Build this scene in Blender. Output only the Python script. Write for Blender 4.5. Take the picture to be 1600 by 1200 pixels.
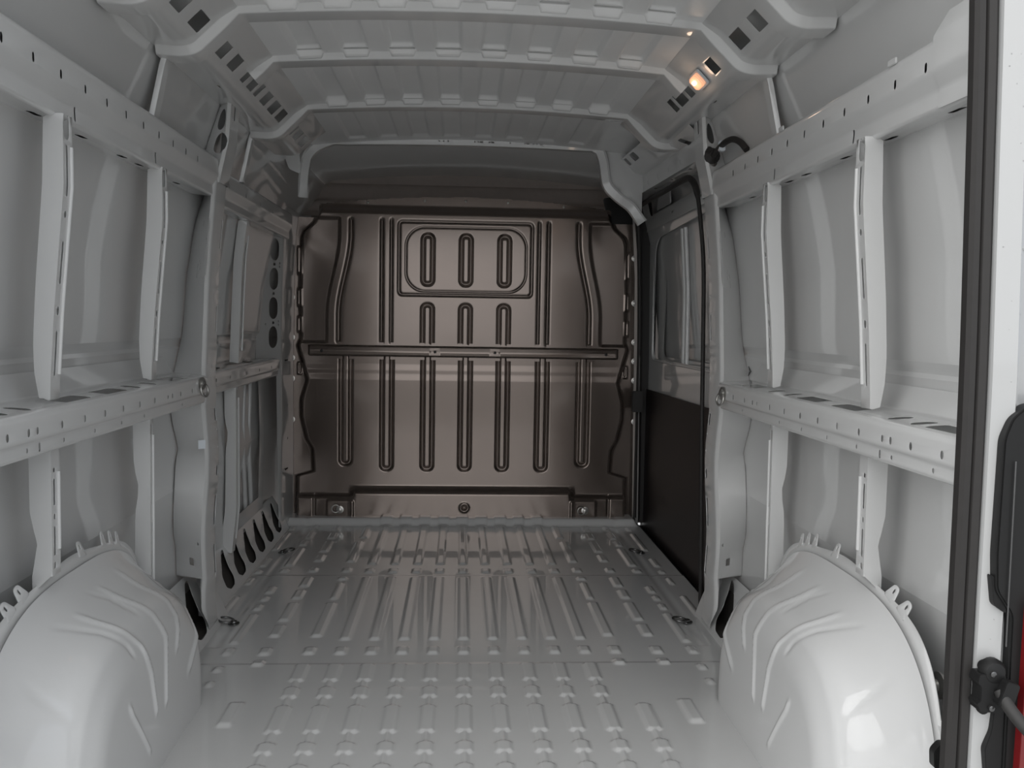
import bpy, bmesh, math, random
import numpy as np
from mathutils import Vector, Matrix
from mathutils.geometry import delaunay_2d_cdt

random.seed(7)
for o in list(bpy.data.objects):
    bpy.data.objects.remove(o, do_unlink=True)
S = bpy.context.scene
COL = S.collection

# ------------------------------------------------------------------ camera, light, exposure
# metres: x to the right, y into the van (0 = camera), z up, load floor at z = 0
F_PX, YAW, PITCH, ROLL = 1416.4, 0.0579, 0.0677, 0.0163
cd = bpy.data.cameras.new('camera')
cd.sensor_fit = 'HORIZONTAL'; cd.sensor_width = 36.0; cd.lens = F_PX / 1600 * 36.0
cd.clip_start = 0.05; cd.clip_end = 300
cam = bpy.data.objects.new('camera', cd); COL.objects.link(cam)
_f = Vector((math.sin(YAW) * math.cos(PITCH), math.cos(YAW) * math.cos(PITCH), -math.sin(PITCH)))
_r = Vector((math.cos(YAW), -math.sin(YAW), 0)); _u = _r.cross(_f)
_c, _s = math.cos(ROLL), math.sin(ROLL)
_R = _r * _c + _u * _s; _U = _u * _c - _r * _s
m = Matrix((( _R.x, _U.x, -_f.x, -0.0232), (_R.y, _U.y, -_f.y, 0.0), (_R.z, _U.z, -_f.z, 1.0564), (0, 0, 0, 1)))
cam.matrix_world = m
S.camera = cam

SUN_DIR = (-0.72, -0.62, 0.85)
SKY_LOW = (0.26, 0.28, 0.31, 1); SKY_HIGH = (1.0, 1.0, 1.0, 1); SKY_STRENGTH = 3.35
w = bpy.data.worlds.new('overcast_sky'); S.world = w; w.use_nodes = True
nt = w.node_tree; nt.nodes.clear()
out = nt.nodes.new('ShaderNodeOutputWorld'); bg = nt.nodes.new('ShaderNodeBackground')
tc = nt.nodes.new('ShaderNodeTexCoord')
# even cloud cover, brighter in a broad area to the left behind the camera where the hidden sun stands
dp = nt.nodes.new('ShaderNodeVectorMath'); dp.operation = 'DOT_PRODUCT'
dp.inputs[1].default_value = Vector(SUN_DIR).normalized()
nt.links.new(tc.outputs['Generated'], dp.inputs[0])
mr = nt.nodes.new('ShaderNodeMapRange'); mr.interpolation_type = 'SMOOTHSTEP'
mr.inputs['From Min'].default_value = -0.1; mr.inputs['From Max'].default_value = 1.0
nt.links.new(dp.outputs['Value'], mr.inputs['Value'])
rp = nt.nodes.new('ShaderNodeValToRGB')
rp.color_ramp.elements[0].color = SKY_LOW; rp.color_ramp.elements[1].color = SKY_HIGH
nt.links.new(mr.outputs[0], rp.inputs[0]); nt.links.new(rp.outputs[0], bg.inputs[0])
bg.inputs[1].default_value = SKY_STRENGTH
nt.links.new(bg.outputs[0], out.inputs[0])

S.view_settings.view_transform = 'Standard'; S.view_settings.look = 'None'
S.view_settings.gamma = 1.0; S.view_settings.use_curve_mapping = False
S.view_settings.exposure = -0.42
S.cycles.diffuse_bounces = 10; S.cycles.max_bounces = 16; S.cycles.glossy_bounces = 6

# ------------------------------------------------------------------ materials
def mat(name, col, rough=0.5, metal=0.0, coat=0.0, coat_rough=0.1, noise=0.0, bump=0.0, scale=40.0, emit=None, spec=0.5):
    mt = bpy.data.materials.new(name); mt.use_nodes = True
    n = mt.node_tree; b = n.nodes['Principled BSDF']
    b.inputs['Base Color'].default_value = (*col, 1)
    b.inputs['Roughness'].default_value = rough; b.inputs['Metallic'].default_value = metal
    b.inputs['Coat Weight'].default_value = coat; b.inputs['Coat Roughness'].default_value = coat_rough
    b.inputs['Specular IOR Level'].default_value = spec
    t = n.nodes.new('ShaderNodeTexCoord'); nz = n.nodes.new('ShaderNodeTexNoise')
    nz.inputs['Scale'].default_value = scale; nz.inputs['Detail'].default_value = 4
    n.links.new(t.outputs['Object'], nz.inputs['Vector'])
    if noise:
        mx = n.nodes.new('ShaderNodeMix'); mx.data_type = 'RGBA'
        mx.inputs[6].default_value = tuple(c * (1 - noise) for c in col) + (1,)
        mx.inputs[7].default_value = tuple(min(1, c * (1 + noise)) for c in col) + (1,)
        n.links.new(nz.outputs['Fac'], mx.inputs[0]); n.links.new(mx.outputs[2], b.inputs['Base Color'])
    if bump:
        bp = n.nodes.new('ShaderNodeBump'); bp.inputs['Strength'].default_value = bump
        bp.inputs['Distance'].default_value = 0.002
        n.links.new(nz.outputs['Fac'], bp.inputs['Height']); n.links.new(bp.outputs[0], b.inputs['Normal'])
    if emit:
        b.inputs['Emission Color'].default_value = (*emit[0], 1); b.inputs['Emission Strength'].default_value = emit[1]
    return mt

M = {}
M['paint'] = mat('grey_body_primer', (0.605, 0.608, 0.603), 0.38, coat=1.0, coat_rough=0.05, noise=0.02, bump=0.03, scale=9)
M['floor'] = mat('grey_floor_paint', (0.575, 0.577, 0.573), 0.24, coat=1.0, coat_rough=0.03, noise=0.03, bump=0.05, scale=7)
M['arch'] = mat('glossy_arch_paint', (0.64, 0.643, 0.64), 0.35, coat=1.0, coat_rough=0.06, noise=0.02, bump=0.08, scale=6)
M['roof'] = mat('lightened_roof_primer', (0.80, 0.802, 0.797), 0.5, coat=0.4, coat_rough=0.2, noise=0.04, scale=6)  # same paint as the walls, made lighter to stand in for light
M['brown'] = mat('brown_grey_bulkhead_coating', (0.165, 0.133, 0.115), 0.20, metal=0.75, coat=0.5, coat_rough=0.10, noise=0.05, bump=0.03, scale=14)
M['white'] = mat('white_body_paint', (0.43, 0.434, 0.432), 0.25, coat=1.0, coat_rough=0.04, noise=0.01, scale=5)
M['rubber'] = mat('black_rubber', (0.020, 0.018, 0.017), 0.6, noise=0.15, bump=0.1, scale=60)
M['plastic'] = mat('black_plastic', (0.012, 0.012, 0.012), 0.45, spec=0.3, noise=0.1, bump=0.05, scale=80)
M['hose'] = mat('grey_rubber_sleeve', (0.024, 0.023, 0.022), 0.6, noise=0.1, bump=0.1, scale=90)
M['trim'] = mat('dark_brown_hardboard', (0.016, 0.011, 0.010), 0.45, noise=0.15, bump=0.08, scale=50)
M['cab'] = mat('dark_cab_lining', (0.42, 0.37, 0.34), 0.6, noise=0.1, bump=0.1, scale=30)
M['steel'] = mat('zinc_steel', (0.42, 0.41, 0.39), 0.32, metal=0.9, noise=0.08, scale=60)
M['dsteel'] = mat('dark_steel_ring', (0.16, 0.16, 0.16), 0.25, metal=0.9, noise=0.08, scale=60)
M['red'] = mat('red_lamp_lens', (0.17, 0.008, 0.010), 0.2, coat=0.5, coat_rough=0.03, noise=0.05, scale=60)
M['lens'] = mat('warm_lit_lens', (0.9, 0.55, 0.35), 0.2, emit=((1.0, 0.50, 0.30), 0.75), noise=0.1, scale=60)
M['bulb'] = mat('glowing_bulb', (1, 0.8, 0.6), 0.3, emit=((1.0, 0.80, 0.66), 7.0), noise=0.02, scale=60)
M['asphalt'] = mat('yard_paving', (0.42, 0.418, 0.41), 0.85, noise=0.25, bump=0.4, scale=2.5)
M['shade_fill'] = mat('dark_cavity_shade', (0.05, 0.045, 0.04), 0.9, noise=0.2, bump=0.2, scale=40)  # near-black colour standing in for shade inside the sill openings
M['pale_grey'] = mat('pale_blue_grey', (0.62, 0.66, 0.70), 0.5, noise=0.03, scale=40)
M['ink'] = mat('blue_ink', (0.05, 0.16, 0.28), 0.5, noise=0.03, scale=40)
M['water'] = mat('water_drop', (0.8, 0.8, 0.8), 0.03, noise=0.0, scale=5)
M['water'].node_tree.nodes['Principled BSDF'].inputs['Transmission Weight'].default_value = 0.9

# ------------------------------------------------------------------ helpers
def obj(name, verts, faces, m, parent=None, smooth=35, thick=0.0, off=0.0):
    me = bpy.data.meshes.new(name)
    me.from_pydata([tuple(map(float, v)) for v in verts], [], [tuple(map(int, f)) for f in faces])
    me.materials.append(m); me.validate(); me.update()
    if smooth:
        me.polygons.foreach_set('use_smooth', [True] * len(me.polygons))
        me.set_sharp_from_angle(angle=math.radians(smooth))
    o = bpy.data.objects.new(name, me); COL.objects.link(o)
    if thick:
        md = o.modifiers.new('sheet', 'SOLIDIFY'); md.thickness = thick; md.offset = off
    if parent: o.parent = parent
    return o

def tag(o, label=None, cat=None, group=None, kind=None):
    if label: o['label'] = label
    if cat: o['category'] = cat
    if group: o['group'] = group
    if kind: o['kind'] = kind
    return o

def thing(name, label, cat, loc=(0, 0, 0), group=None):
    o = bpy.data.objects.new(name, None); COL.objects.link(o); o.location = loc
    o.empty_display_size = 0.05
    return tag(o, label, cat, group)

def rounded(pts, r=0.006, n=3, closed=False):
    """polyline with its corners rounded"""
    out = []
    N = len(pts)
    for i, p in enumerate(pts):
        if not closed and (i == 0 or i == N - 1): out.append(tuple(p)); continue
        a = np.array(pts[i - 1], float); b = np.array(p, float); c = np.array(pts[(i + 1) % N], float)
        la, lc = np.linalg.norm(a - b), np.linalg.norm(c - b)
        t = min(r, la * 0.45, lc * 0.45)
        p0 = b + (a - b) / la * t; p1 = b + (c - b) / lc * t
        for k in range(n + 1):
            q = k / n
            out.append(tuple((1 - q) ** 2 * p0 + 2 * q * (1 - q) * b + q * q * p1))
    return out

def slot(u, v, lu, lv, n=5):
    """outline of an obround hole lu x lv centred on (u, v)"""
    r = min(lu, lv) / 2; P = []
    for cx, cy, a0 in ((1, 1, 0), (-1, 1, 90), (-1, -1, 180), (1, -1, 270)):
        for k in range(n):
            a = math.radians(a0 + 90 * k / (n - 1))
            P.append((u + cx * (lu / 2 - r) + r * math.cos(a), v + cy * (lv / 2 - r) + r * math.sin(a)))
    Q = []
    for p in P:
        if not Q or math.dist(p, Q[-1]) > 1e-5: Q.append(p)
    if math.dist(Q[0], Q[-1]) < 1e-5: Q.pop()
    return Q

def box2(u, v, lu, lv, r=0.004):
    return rounded([(u - lu/2, v - lv/2), (u + lu/2, v - lv/2), (u + lu/2, v + lv/2), (u - lu/2, v + lv/2)], r, 3, True)

def inside(P, poly):
    x, y = P[:, 0], P[:, 1]; r = np.zeros(len(P), bool)
    q = np.array(poly); j = len(q) - 1
    for i in range(len(q)):
        c = ((q[i, 1] > y) != (q[j, 1] > y))
        with np.errstate(divide='ignore', invalid='ignore'):
            xx = (q[j, 0] - q[i, 0]) * (y - q[i, 1]) / (q[j, 1] - q[i, 1]) + q[i, 0]
        r ^= c & (x < xx); j = i
    return r

def sheet(name, outer, holes, fmap, m, parent=None, folds_v=(), folds_u=(), thick=0.0018, smooth=35, flip=False):
    """pressed sheet: a flat outline with real holes, cut along fold lines, then bent by fmap(u, v)"""
    V = []; E = []
    def loop(P):
        b = len(V); V.extend(Vector(p) for p in P)
        E.extend((b + i, b + (i + 1) % len(P)) for i in range(len(P)))
    loop(outer)
    for h in holes: loop(h)
    q = np.array(outer); u0, u1, v0, v1 = q[:, 0].min(), q[:, 0].max(), q[:, 1].min(), q[:, 1].max()
    for v in folds_v:
        if v0 + 1e-4 < v < v1 - 1e-4:
            V += [Vector((u0 - .001, v)), Vector((u1 + .001, v))]; E.append((len(V) - 2, len(V) - 1))
    for u in folds_u:
        if u0 + 1e-4 < u < u1 - 1e-4:
            V += [Vector((u, v0 - .001)), Vector((u, v1 + .001))]; E.append((len(V) - 2, len(V) - 1))
    r = delaunay_2d_cdt(V, E, [], 0, 1e-6)
    vv = np.array([tuple(p) for p in r[0]]); ff = np.array([tuple(f) for f in r[2]])
    c = vv[ff].mean(1); keep = inside(c, outer)
    for h in holes: keep &= ~inside(c, h)
    ff = ff[keep]
    used = np.unique(ff); re = -np.ones(len(vv), int); re[used] = np.arange(len(used))
    ff = re[ff]; vv = vv[used]
    if flip: ff = ff[:, ::-1]
    o = obj(name, [fmap(a, b) for a, b in vv], ff, m, parent, smooth, thick)
    wn = o.modifiers.new('weighted', 'WEIGHTED_NORMAL'); wn.keep_sharp = True; wn.weight = 100
    return o

def arclen(P):
    P = np.array(P, float); return np.concatenate([[0], np.cumsum(np.linalg.norm(np.diff(P, axis=0), axis=1))])

def along(P):
    """function arc length -> point on a polyline"""
    L = arclen(P); A = np.array(P, float)
    return (lambda t: np.array([np.interp(t, L, A[:, i]) for i in range(A.shape[1])])), L

def grid(name, U, W, fn, m, parent=None, thick=0.0, smooth=60, mask=None):
    """grid surface; fn takes arrays (u, w) and returns x, y, z arrays"""
    uu, ww = np.meshgrid(U, W, indexing='ij')
    X, Y, Z = fn(uu, ww); nu, nw = uu.shape
    co = np.stack([X, Y, Z], -1).reshape(-1, 3)
    i, j = np.meshgrid(np.arange(nu - 1), np.arange(nw - 1), indexing='ij')
    a = i * nw + j; F = np.stack([a, a + nw, a + nw + 1, a + 1], -1).reshape(-1, 4)
    if mask is not None:
        mk = mask(uu, ww).reshape(-1); F = F[mk[F].all(1)]
    me = bpy.data.meshes.new(name)
    me.vertices.add(len(co)); me.vertices.foreach_set('co', co.astype(np.float32).ravel())
    me.loops.add(len(F) * 4); me.loops.foreach_set('vertex_index', F.astype(np.int32).ravel())
    me.polygons.add(len(F)); me.polygons.foreach_set('loop_start', np.arange(0, len(F) * 4, 4, dtype=np.int32))
    me.polygons.foreach_set('use_smooth', np.ones(len(F), bool))
    me.update(calc_edges=True); me.validate()
    if mask is not None:
        bm = bmesh.new(); bm.from_mesh(me)
        bmesh.ops.delete(bm, geom=[v for v in bm.verts if not v.link_faces], context='VERTS')
        bm.to_mesh(me); bm.free()
    me.materials.append(m)
    o = bpy.data.objects.new(name, me); COL.objects.link(o)
    if thick:
        md = o.modifiers.new('sheet', 'SOLIDIFY'); md.thickness = thick; md.offset = -1
    if parent: o.parent = parent
    return o

def tube(name, pts, r, m, parent=None, n=10, closed=False, sect=None):
    """sweep a round (or given) section along 3-D points"""
    P = [Vector(p) for p in pts]; N = len(P); V = []; Fc = []
    up = None
    for i, p in enumerate(P):
        t = ((P[(i + 1) % N] if (closed or i < N - 1) else p) - (P[i - 1] if (closed or i > 0) else p)).normalized()
        if up is None:
            up = Vector((0, 0, 1)) if abs(t.z) < 0.9 else Vector((1, 0, 0))
        a = (up - t * up.dot(t)).normalized(); b = t.cross(a); up = a
        rr = r[i] if isinstance(r, (list, tuple)) else r
        sc = sect or [(rr * math.cos(2 * math.pi * k / n), rr * math.sin(2 * math.pi * k / n)) for k in range(n)]
        V += [p + a * s[0] + b * s[1] for s in sc]
    k = len(sc)
    for i in range(N if closed else N - 1):
        for j in range(k):
            Fc.append((i * k + j, i * k + (j + 1) % k, ((i + 1) % N) * k + (j + 1) % k, ((i + 1) % N) * k + j))
    if not closed:
        Fc.append(tuple(range(k))[::-1]); Fc.append(tuple((N - 1) * k + j for j in range(k)))
    return obj(name, V, Fc, m, parent, 50)

def solid(name, outline, depth, M4, m, parent=None, bev=0.002):
    """prism of a 2-D outline (local x, y) extruded in local z, bevelled, placed by matrix M4"""
    bm = bmesh.new(); n = len(outline)
    vs = [bm.verts.new((x, y, 0)) for x, y in outline]
    f = bm.faces.new(vs)
    r = bmesh.ops.extrude_face_region(bm, geom=[f])
    bmesh.ops.translate(bm, verts=[g for g in r['geom'] if isinstance(g, bmesh.types.BMVert)], vec=(0, 0, depth))
    bmesh.ops.recalc_face_normals(bm, faces=bm.faces)
    if bev:
        eds = [e for e in bm.edges if len(e.link_faces) == 2 and e.calc_face_angle() > 0.5]
        bmesh.ops.bevel(bm, geom=eds, offset=bev, segments=2, affect='EDGES', clamp_overlap=True)
    bmesh.ops.transform(bm, matrix=M4, verts=bm.verts)
    me = bpy.data.meshes.new(name); bm.to_mesh(me); bm.free()
    me.materials.append(m); me.polygons.foreach_set('use_smooth', [True] * len(me.polygons))
    me.set_sharp_from_angle(angle=math.radians(40))
    o = bpy.data.objects.new(name, me); COL.objects.link(o)
    if parent: o.parent = parent
    return o

def frame(o, xa, ya):
    """matrix with origin o, local x along xa and local y along ya"""
    x = Vector(xa).normalized(); z = x.cross(Vector(ya)).normalized(); y = z.cross(x)
    return Matrix(((x.x, y.x, z.x, o[0]), (x.y, y.y, z.y, o[1]), (x.z, y.z, z.z, o[2]), (0, 0, 0, 1)))

def rect(w_, h_, r=0.0):
    P = [(-w_/2, -h_/2), (w_/2, -h_/2), (w_/2, h_/2), (-w_/2, h_/2)]
    return rounded(P, r, 4, True) if r else P

def lathe(name, prof, M4, m, parent=None, n=14):
    V = []; Fc = []
    for r, z in prof:
        for k in range(n):
            a = 2 * math.pi * k / n; V.append(M4 @ Vector((r * math.cos(a), r * math.sin(a), z)))
    for i in range(len(prof) - 1):
        for k in range(n):
            Fc.append((i*n + k, i*n + (k+1) % n, (i+1)*n + (k+1) % n, (i+1)*n + k))
    Fc.append(tuple((len(prof)-1)*n + k for k in range(n)))
    return obj(name, V, Fc, m, parent, 40)

def sstep(t): t = np.clip(t, 0, 1); return t * t * (3 - 2 * t)
def ip(z, zs, xs): return np.interp(z, zs, xs)

REAR, FRONT, BHY = 1.42, 4.60, 4.80

# wall skin: half width against height
SKZ = [-0.06, 0.10, 0.34, 0.50, 0.58, 0.86, 0.95, 1.00, 1.20, 1.45, 1.60, 1.76, 1.80]
SKX = [0.945, 0.955, 0.960, 0.935, 0.945, 0.945, 0.940, 0.930, 0.918, 0.885, 0.855, 0.800, 0.780]
def skin_x(z): return np.interp(z, SKZ, SKX)

# ================================================================== SETTING
# ---- yard outside
g = obj('ground', [(-30, -40, -0.58), (30, -40, -0.58), (30, 30, -0.58), (-30, 30, -0.58)], [(0, 1, 2, 3)], M['asphalt'], smooth=0)
tag(g, kind='structure')

# ---- floor: one pressed sheet, its beads are part of the pressing
P_ = 0.098
beads = []           # cx, y_near, y_far, half width
def bd(x, y0, y1, w=0.019, mir=True):
    beads.append((x, y0, y1, w))
    if mir and abs(x) > 1e-6: beads.append((-x, y0, y1, w))
for k in range(0, 5):
    bd(k * P_, 3.90, 4.66); bd(k * P_, 3.765, 3.85); bd(k * P_, 2.955, 3.71); bd(k * P_, 2.825, 2.905)
bd(.491, 3.935, 4.33); bd(.48, 4.375, 4.66); bd(.491, 3.775, 3.86)
bd(.633, 3.945, 4.08); bd(.634, 4.11, 4.33); bd(.635, 4.36, 4.50); bd(.638, 4.53, 4.66)
bd(.747, 3.87, 4.20); bd(.75, 4.225, 4.34, .016); bd(.745, 4.36, 4.52, .016); bd(.744, 4.54, 4.66, .016)
bd(.86, 4.14, 4.5, .014); bd(.856, 3.86, 4.02, .014); bd(.86, 4.54, 4.64, .014)
bd(.633, 3.775, 3.86); bd(.749, 3.77, 3.84); bd(.854, 3.757, 3.82, .014)
bd(.491, 3.655, 3.71); bd(.491, 3.395, 3.63, .014); bd(.491, 2.985, 3.37)
bd(.63, 3.557, 3.71); bd(.631, 3.40, 3.53); bd(.63, 3.145, 3.37); bd(.63, 2.985, 3.12)
bd(.749, 3.47, 3.58, .015); bd(.749, 3.375, 3.45, .014); bd(.75, 3.265, 3.35, .014); bd(.747, 2.92, 3.24, .015)
bd(.857, 3.587, 3.70, .012); bd(.859, 3.185, 3.45, .012)
bd(.491, 2.825, 2.905); bd(.629, 2.82, 2.90); bd(.746, 2.82, 2.90, .016)
bd(.488, 2.725, 2.79, .019, False); bd(.629, 2.725, 2.79); bd(.738, 2.68, 2.735, .014); bd(.733, 2.57, 2.62, .012)
bd(.622, 2.31, 2.475, .021)
chain = []           # x, start
for k in range(-5, 5): chain.append((k * P_, True))
chain.append((.4975, False))
elems = [(2.605, 2.75), (2.487, 2.572), (2.269, 2.445), (2.154, 2.227), (1.936, 2.112), (1.82, 1.893), (1.602, 1.778), (1.487, 1.56), (1.38, 1.445)]

ARC_Y, ARC_L = 2.09, 0.42
def floor_fn(x, y):
    z = np.zeros_like(x)
    def put(sel, x0, y0, y1, w, h=0.0065, sx=0.006, sy=0.022, ch=0.0):
        X = np.abs(x[sel] - x0) - (w - sx); yc = (y0 + y1) / 2; Y = np.abs(y[sel] - yc) - ((y1 - y0) / 2 - sy)
        if ch: X = np.maximum(X, X + Y * 1.0 + ch - 0.010)
        dx = np.maximum(X, 0) / sx; dy = np.maximum(Y, 0) / sy
        d = np.sqrt(dx * dx + dy * dy)
        z[sel] = np.maximum(z[sel], h * sstep(1 - d))
    for (bx, y0, y1, w_) in beads:
        sel = (np.abs(x - bx) < w_ + .01) & (y > y0 - .01) & (y < y1 + .01)
        put(sel, bx, y0, y1, w_, sy=min(.022, (y1 - y0) * .3))
    for (bx, full) in chain:
        es = elems if full else elems[2:]
        for (y0, y1) in es:
            sel = (np.abs(x - bx) < .03) & (y > y0 - .01) & (y < y1 + .01)
            put(sel, bx, y0, y1, .0215, sy=.012, ch=.012)
        yt = es[0][1] - .02
        sel = (np.abs(x - bx) < .03) & (y > 1.38) & (y < yt)
        put(sel, bx, 1.36, yt, .0085, sy=.012, sx=.004, h=.0055)
    # overlaps of the three floor sheets, front upstand
    z -= 0.0022 * sstep((y - 2.752) / .004) + 0.0022 * sstep((y - 3.735) / .006)
    z += 0.036 * sstep((y - 4.650) / .035) * sstep((.93 - np.abs(x)) / .03)
    z += 0.006 * sstep((y - 4.635) / .01) * (np.abs(((x / P_ + .5) % 1) - .5) < .3) * (np.abs(x) < .45)
    # dished strips beside the centre field
    z -= 0.003 * sstep(1 - np.abs(np.abs(x) - .80) / .025) * (y > 2.9)
    return x, y, z
ys = np.arange(REAR - .04, BHY + .001, .006)
fl = grid('floor', np.arange(-.936, .9361, .0055), ys, floor_fn, M['floor'])
tag(fl, kind='structure')
# rear step below the door opening
sill = sheet('sill_panel', [(-.95, 0), (.95, 0), (.95, .5), (-.95, .5)], [], lambda u, v: (u, REAR - .04 - .01 * min(1, v / .02), -v), M['paint'], fl, folds_v=[.02])

# ---- wall skins
def skin(s, y0, y1, name, extra=0.0):
    Z = sorted(set(SKZ + list(np.linspace(-.06, 1.8, 40)) + [.955, .965, .975]))
    def fn(y, z):
        x = np.interp(z, SKZ, SKX) + extra * (y > 3.18) * np.clip((1.72 - z) / .2, 0, 1)
        x = x + 0.006 * sstep((z - .955) / .006) * sstep((.99 - z) / .02)
        return s * x, y, z
    Y = np.unique(np.concatenate([np.arange(y0, y1, .06), [y1, 3.17, 3.19]])); Y = Y[(Y >= y0) & (Y <= y1)]
    o = grid(name, Y, np.array(Z), fn, M['paint'], thick=0.002, smooth=30)
    me = o.data; me.set_sharp_from_angle(angle=math.radians(14))
    return tag(o, kind='structure')
WL = skin(-1, REAR, 5.2, 'wall_left', .03)
WR = skin(1, REAR, 3.2, 'wall_right')

for s, W_, ysd in ((1, WR, (2.96, 2.757, 2.58, 2.42, 2.23, 2.14)), (-1, WL, (2.10, 2.19, 2.386, 2.56, 2.73))):
    for y in ysd:
        c_ = Vector((s * (skin_x(.908) - .004), y, .908)); k_ = .014 if s > 0 else .009
        tube('trim_stud', [c_ + Vector((0, -k_, 0)), c_ + Vector((0, k_ * .6, -k_)), c_ + Vector((0, k_ * .6, k_))] if s > 0 else [c_ + Vector((0, -.003, -k_)), c_ + Vector((0, .003, -k_)), c_ + Vector((0, .003, k_)), c_ + Vector((0, -.003, k_))], .0022, M['dsteel'], W_, 6, closed=True)
# ---- roof skin with longitudinal channels between the bows
BOWS = [1.72, 2.055, 2.43, 2.86, 3.47, 4.15]
def roof_z(x): return 1.872 - 0.030 * (np.abs(x) / .6) ** 2
def roof_fn(x, y):
    z = roof_z(x)
    k = np.round((x - .069) / .138); c = k * .138 + .069
    d = np.abs(x - c)
    chn = sstep((.040 - d) / .006) * (np.abs(c) < .60)
    lim = np.zeros_like(x)
    B = [1.40] + BOWS
    for a, b in zip(B[:-1], B[1:]):
        if a < 3.4:
            t0, t1 = a + .07, b - .085
            up = sstep((y - t0) / .02)
            t = (y - t1)
            prof = np.where(t < 0, 1.0, np.where(t < .045, 1 - 1.9 * sstep(t / .045), np.where(t < .050, -.9 + 3 * (t - .045) / .005, 2.1)))
            sel = (y > t0) & (y < b)
            lim = np.where(sel, up * prof, lim)
        else:
            sel = (y > a + .05) & (y < b - .06)
            lim = np.where(sel, sstep((y - a - .05) / .02) * sstep((b - .06 - y) / .03) * .6, lim)
    z = z + 0.016 * chn * lim
    return x, y, z
def roof_outer(s):
    pass
ry = np.unique(np.concatenate([np.arange(1.40, 5.21, .03)] + [np.arange(b - .09, b - .025, .004) for b in BOWS] + [np.arange(b + .045, b + .1, .008) for b in BOWS]))
rx = np.arange(-.66, .6601, .006)
ce = grid('ceiling', rx, ry, roof_fn, M['roof'])
tag(ce, kind='structure')
for s in (-1, 1):        # roof skin running down to the side walls
    PR = [(.66, roof_z(.66)), (.74, 1.83), (.79, 1.80)]
    f, L = along(PR)
    o = sheet('roof_edge_skin', [(1.40, 0), (5.2, 0), (5.2, L[-1]), (1.40, L[-1])], [], lambda u, v: (s * f(v)[0], u, f(v)[1]), M['roof'], ce, folds_v=list(L))

sheet('light_leak_lid', [(3.15, 0), (5.2, 0), (5.2, .22), (3.15, .22)], [], lambda u, v: (.78 + v, u, 1.803 + .2 * v), M['roof'], ce)  # unseen lid added to stop sky light leaking in above the door
# ================================================================== BULKHEAD
def sd_box(x, z, cx, cz, hw, hh, r):
    a = np.abs(x - cx) - (hw - r); b = np.abs(z - cz) - (hh - r)
    return np.sqrt(np.maximum(a, 0) ** 2 + np.maximum(b, 0) ** 2) + np.minimum(np.maximum(a, b), 0) - r
def plate(sd, w_=0.008): return sstep(-sd / w_)
# half width of the dished field against height (the flange is outside it)
FZ = [0.0, .235, .26, .38, .43, .55, .64, .72, .74, .92, .96, 1.22, 1.48, 1.51, 1.555, 1.60, 1.66, 1.75]
FX = [.885, .885, .80, .805, .835, .862, .862, .838, .832, .88, .865, .87, .86, .85, .80, .775, .76, .76]
def bulk_fn(x, z):
    ax = np.abs(x)
    hw = np.interp(z, FZ, FX)
    field = sstep((hw - ax) / .028)
    base = .032 * sstep((1.655 - z) / .05)
    base = base + .0028 * np.clip((.826 - z) / .026, 0, 1) + .0030 * np.clip((.776 - z) / .028, 0, 1) - .0058 * sstep((.75 - z) / .55)
    base = base + .040 * sstep((.190 - z) / .045) * sstep((.60 - ax) / .04) + .030 * sstep((.150 - z) / .03) * sstep((ax - .56) / .04)
    d = base * field
    # inspection hatch pressing
    up = z > .95
    hatch = plate(sd_box(x, z, 0.001, 1.382, .346, .189, .022), .010)
    d = d - .006 * (plate(sd_box(x, z, 0.001, 1.382, .358, .200, .03), .012) - hatch)
    inner = sd_box(x, z, 0.004, 1.378, .314, .166, .10)
    d = d - .005 * np.exp(-(inner / .0035) ** 2)
    for cx in (-.196, .003, .204):
        s1 = sd_box(x, z, cx, 1.376, .038, .140, .036)
        d = d - .013 * plate(s1, .011) + .013 * plate(sd_box(x, z, cx, 1.376, .022, .122, .017), .010)
        s2 = sd_box(x, z, cx, 1.02, .038, .135, .036)
        d = d - .013 * plate(s2, .011) * (z > .94) + .013 * plate(sd_box(x, z, cx, 1.00, .022, .138, .017), .010) * (z > .94)
    # long shoulder lines either side of the hatch
    top = sstep((1.59 - z) / .02) * sstep((z - .93) / .02)
    for sgn in (-1, 1):
        X = sgn * x
        d = d - .010 * np.exp(-((X - .434) / .007) ** 2) * top - .008 * np.exp(-((X - .385) / .006) ** 2) * top
        cv = .592 + .064 * sstep((1.50 - z) / .42)
        st = sstep((X - cv) / .014)
        d = d - .012 * np.exp(-((X - cv) / .009) ** 2) * top
        d = d - .012 * sstep((X - cv - .05) / .02) * top * field
    # seven long beads below the beam
    for i, cx in enumerate((-.617, -.404, -.191, .007, .205, .414, .631)):
        lo = .262 if i not in (0, 6) else .288
        cz = (lo + .95) / 2; hh = (.95 - lo) / 2
        bb = plate(sd_box(x, z, cx, cz, .038, hh, .034), .011) - plate(sd_box(x, z, cx, cz + .014, .022, hh - .004, .017), .010)
        d = d - .013 * bb * (z < .89)
    # ring pockets and cross lines at the foot
    for sgn in (-1, 1):
        pk = sd_box(x, z, sgn * .640, .055, .075, .066, .015)
        d = d + .010 * plate(pk, .012) - .004 * np.exp(-((np.abs(x) - .775) / .006) ** 2) * (z < .14)
    c = np.sqrt((x - .009) ** 2 + (z - .079) ** 2)
    d = d + .006 * np.exp(-((c - .020) / .006) ** 2) - .012 * sstep((.014 - c) / .006)
    # small ear slots on the flange
    for cz, hh in ((1.36, .075), (1.17, .05), (1.03, .045), (.80, .035)):
        for sgn in (-1, 1):
            bb = plate(sd_box(x, z, sgn * .858, cz, .016, hh, .006), .006) - plate(sd_box(x, z, sgn * .858, cz, .007, hh - .01, .003), .005)
            d = d + .007 * bb
    return x, BHY - d, z
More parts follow.
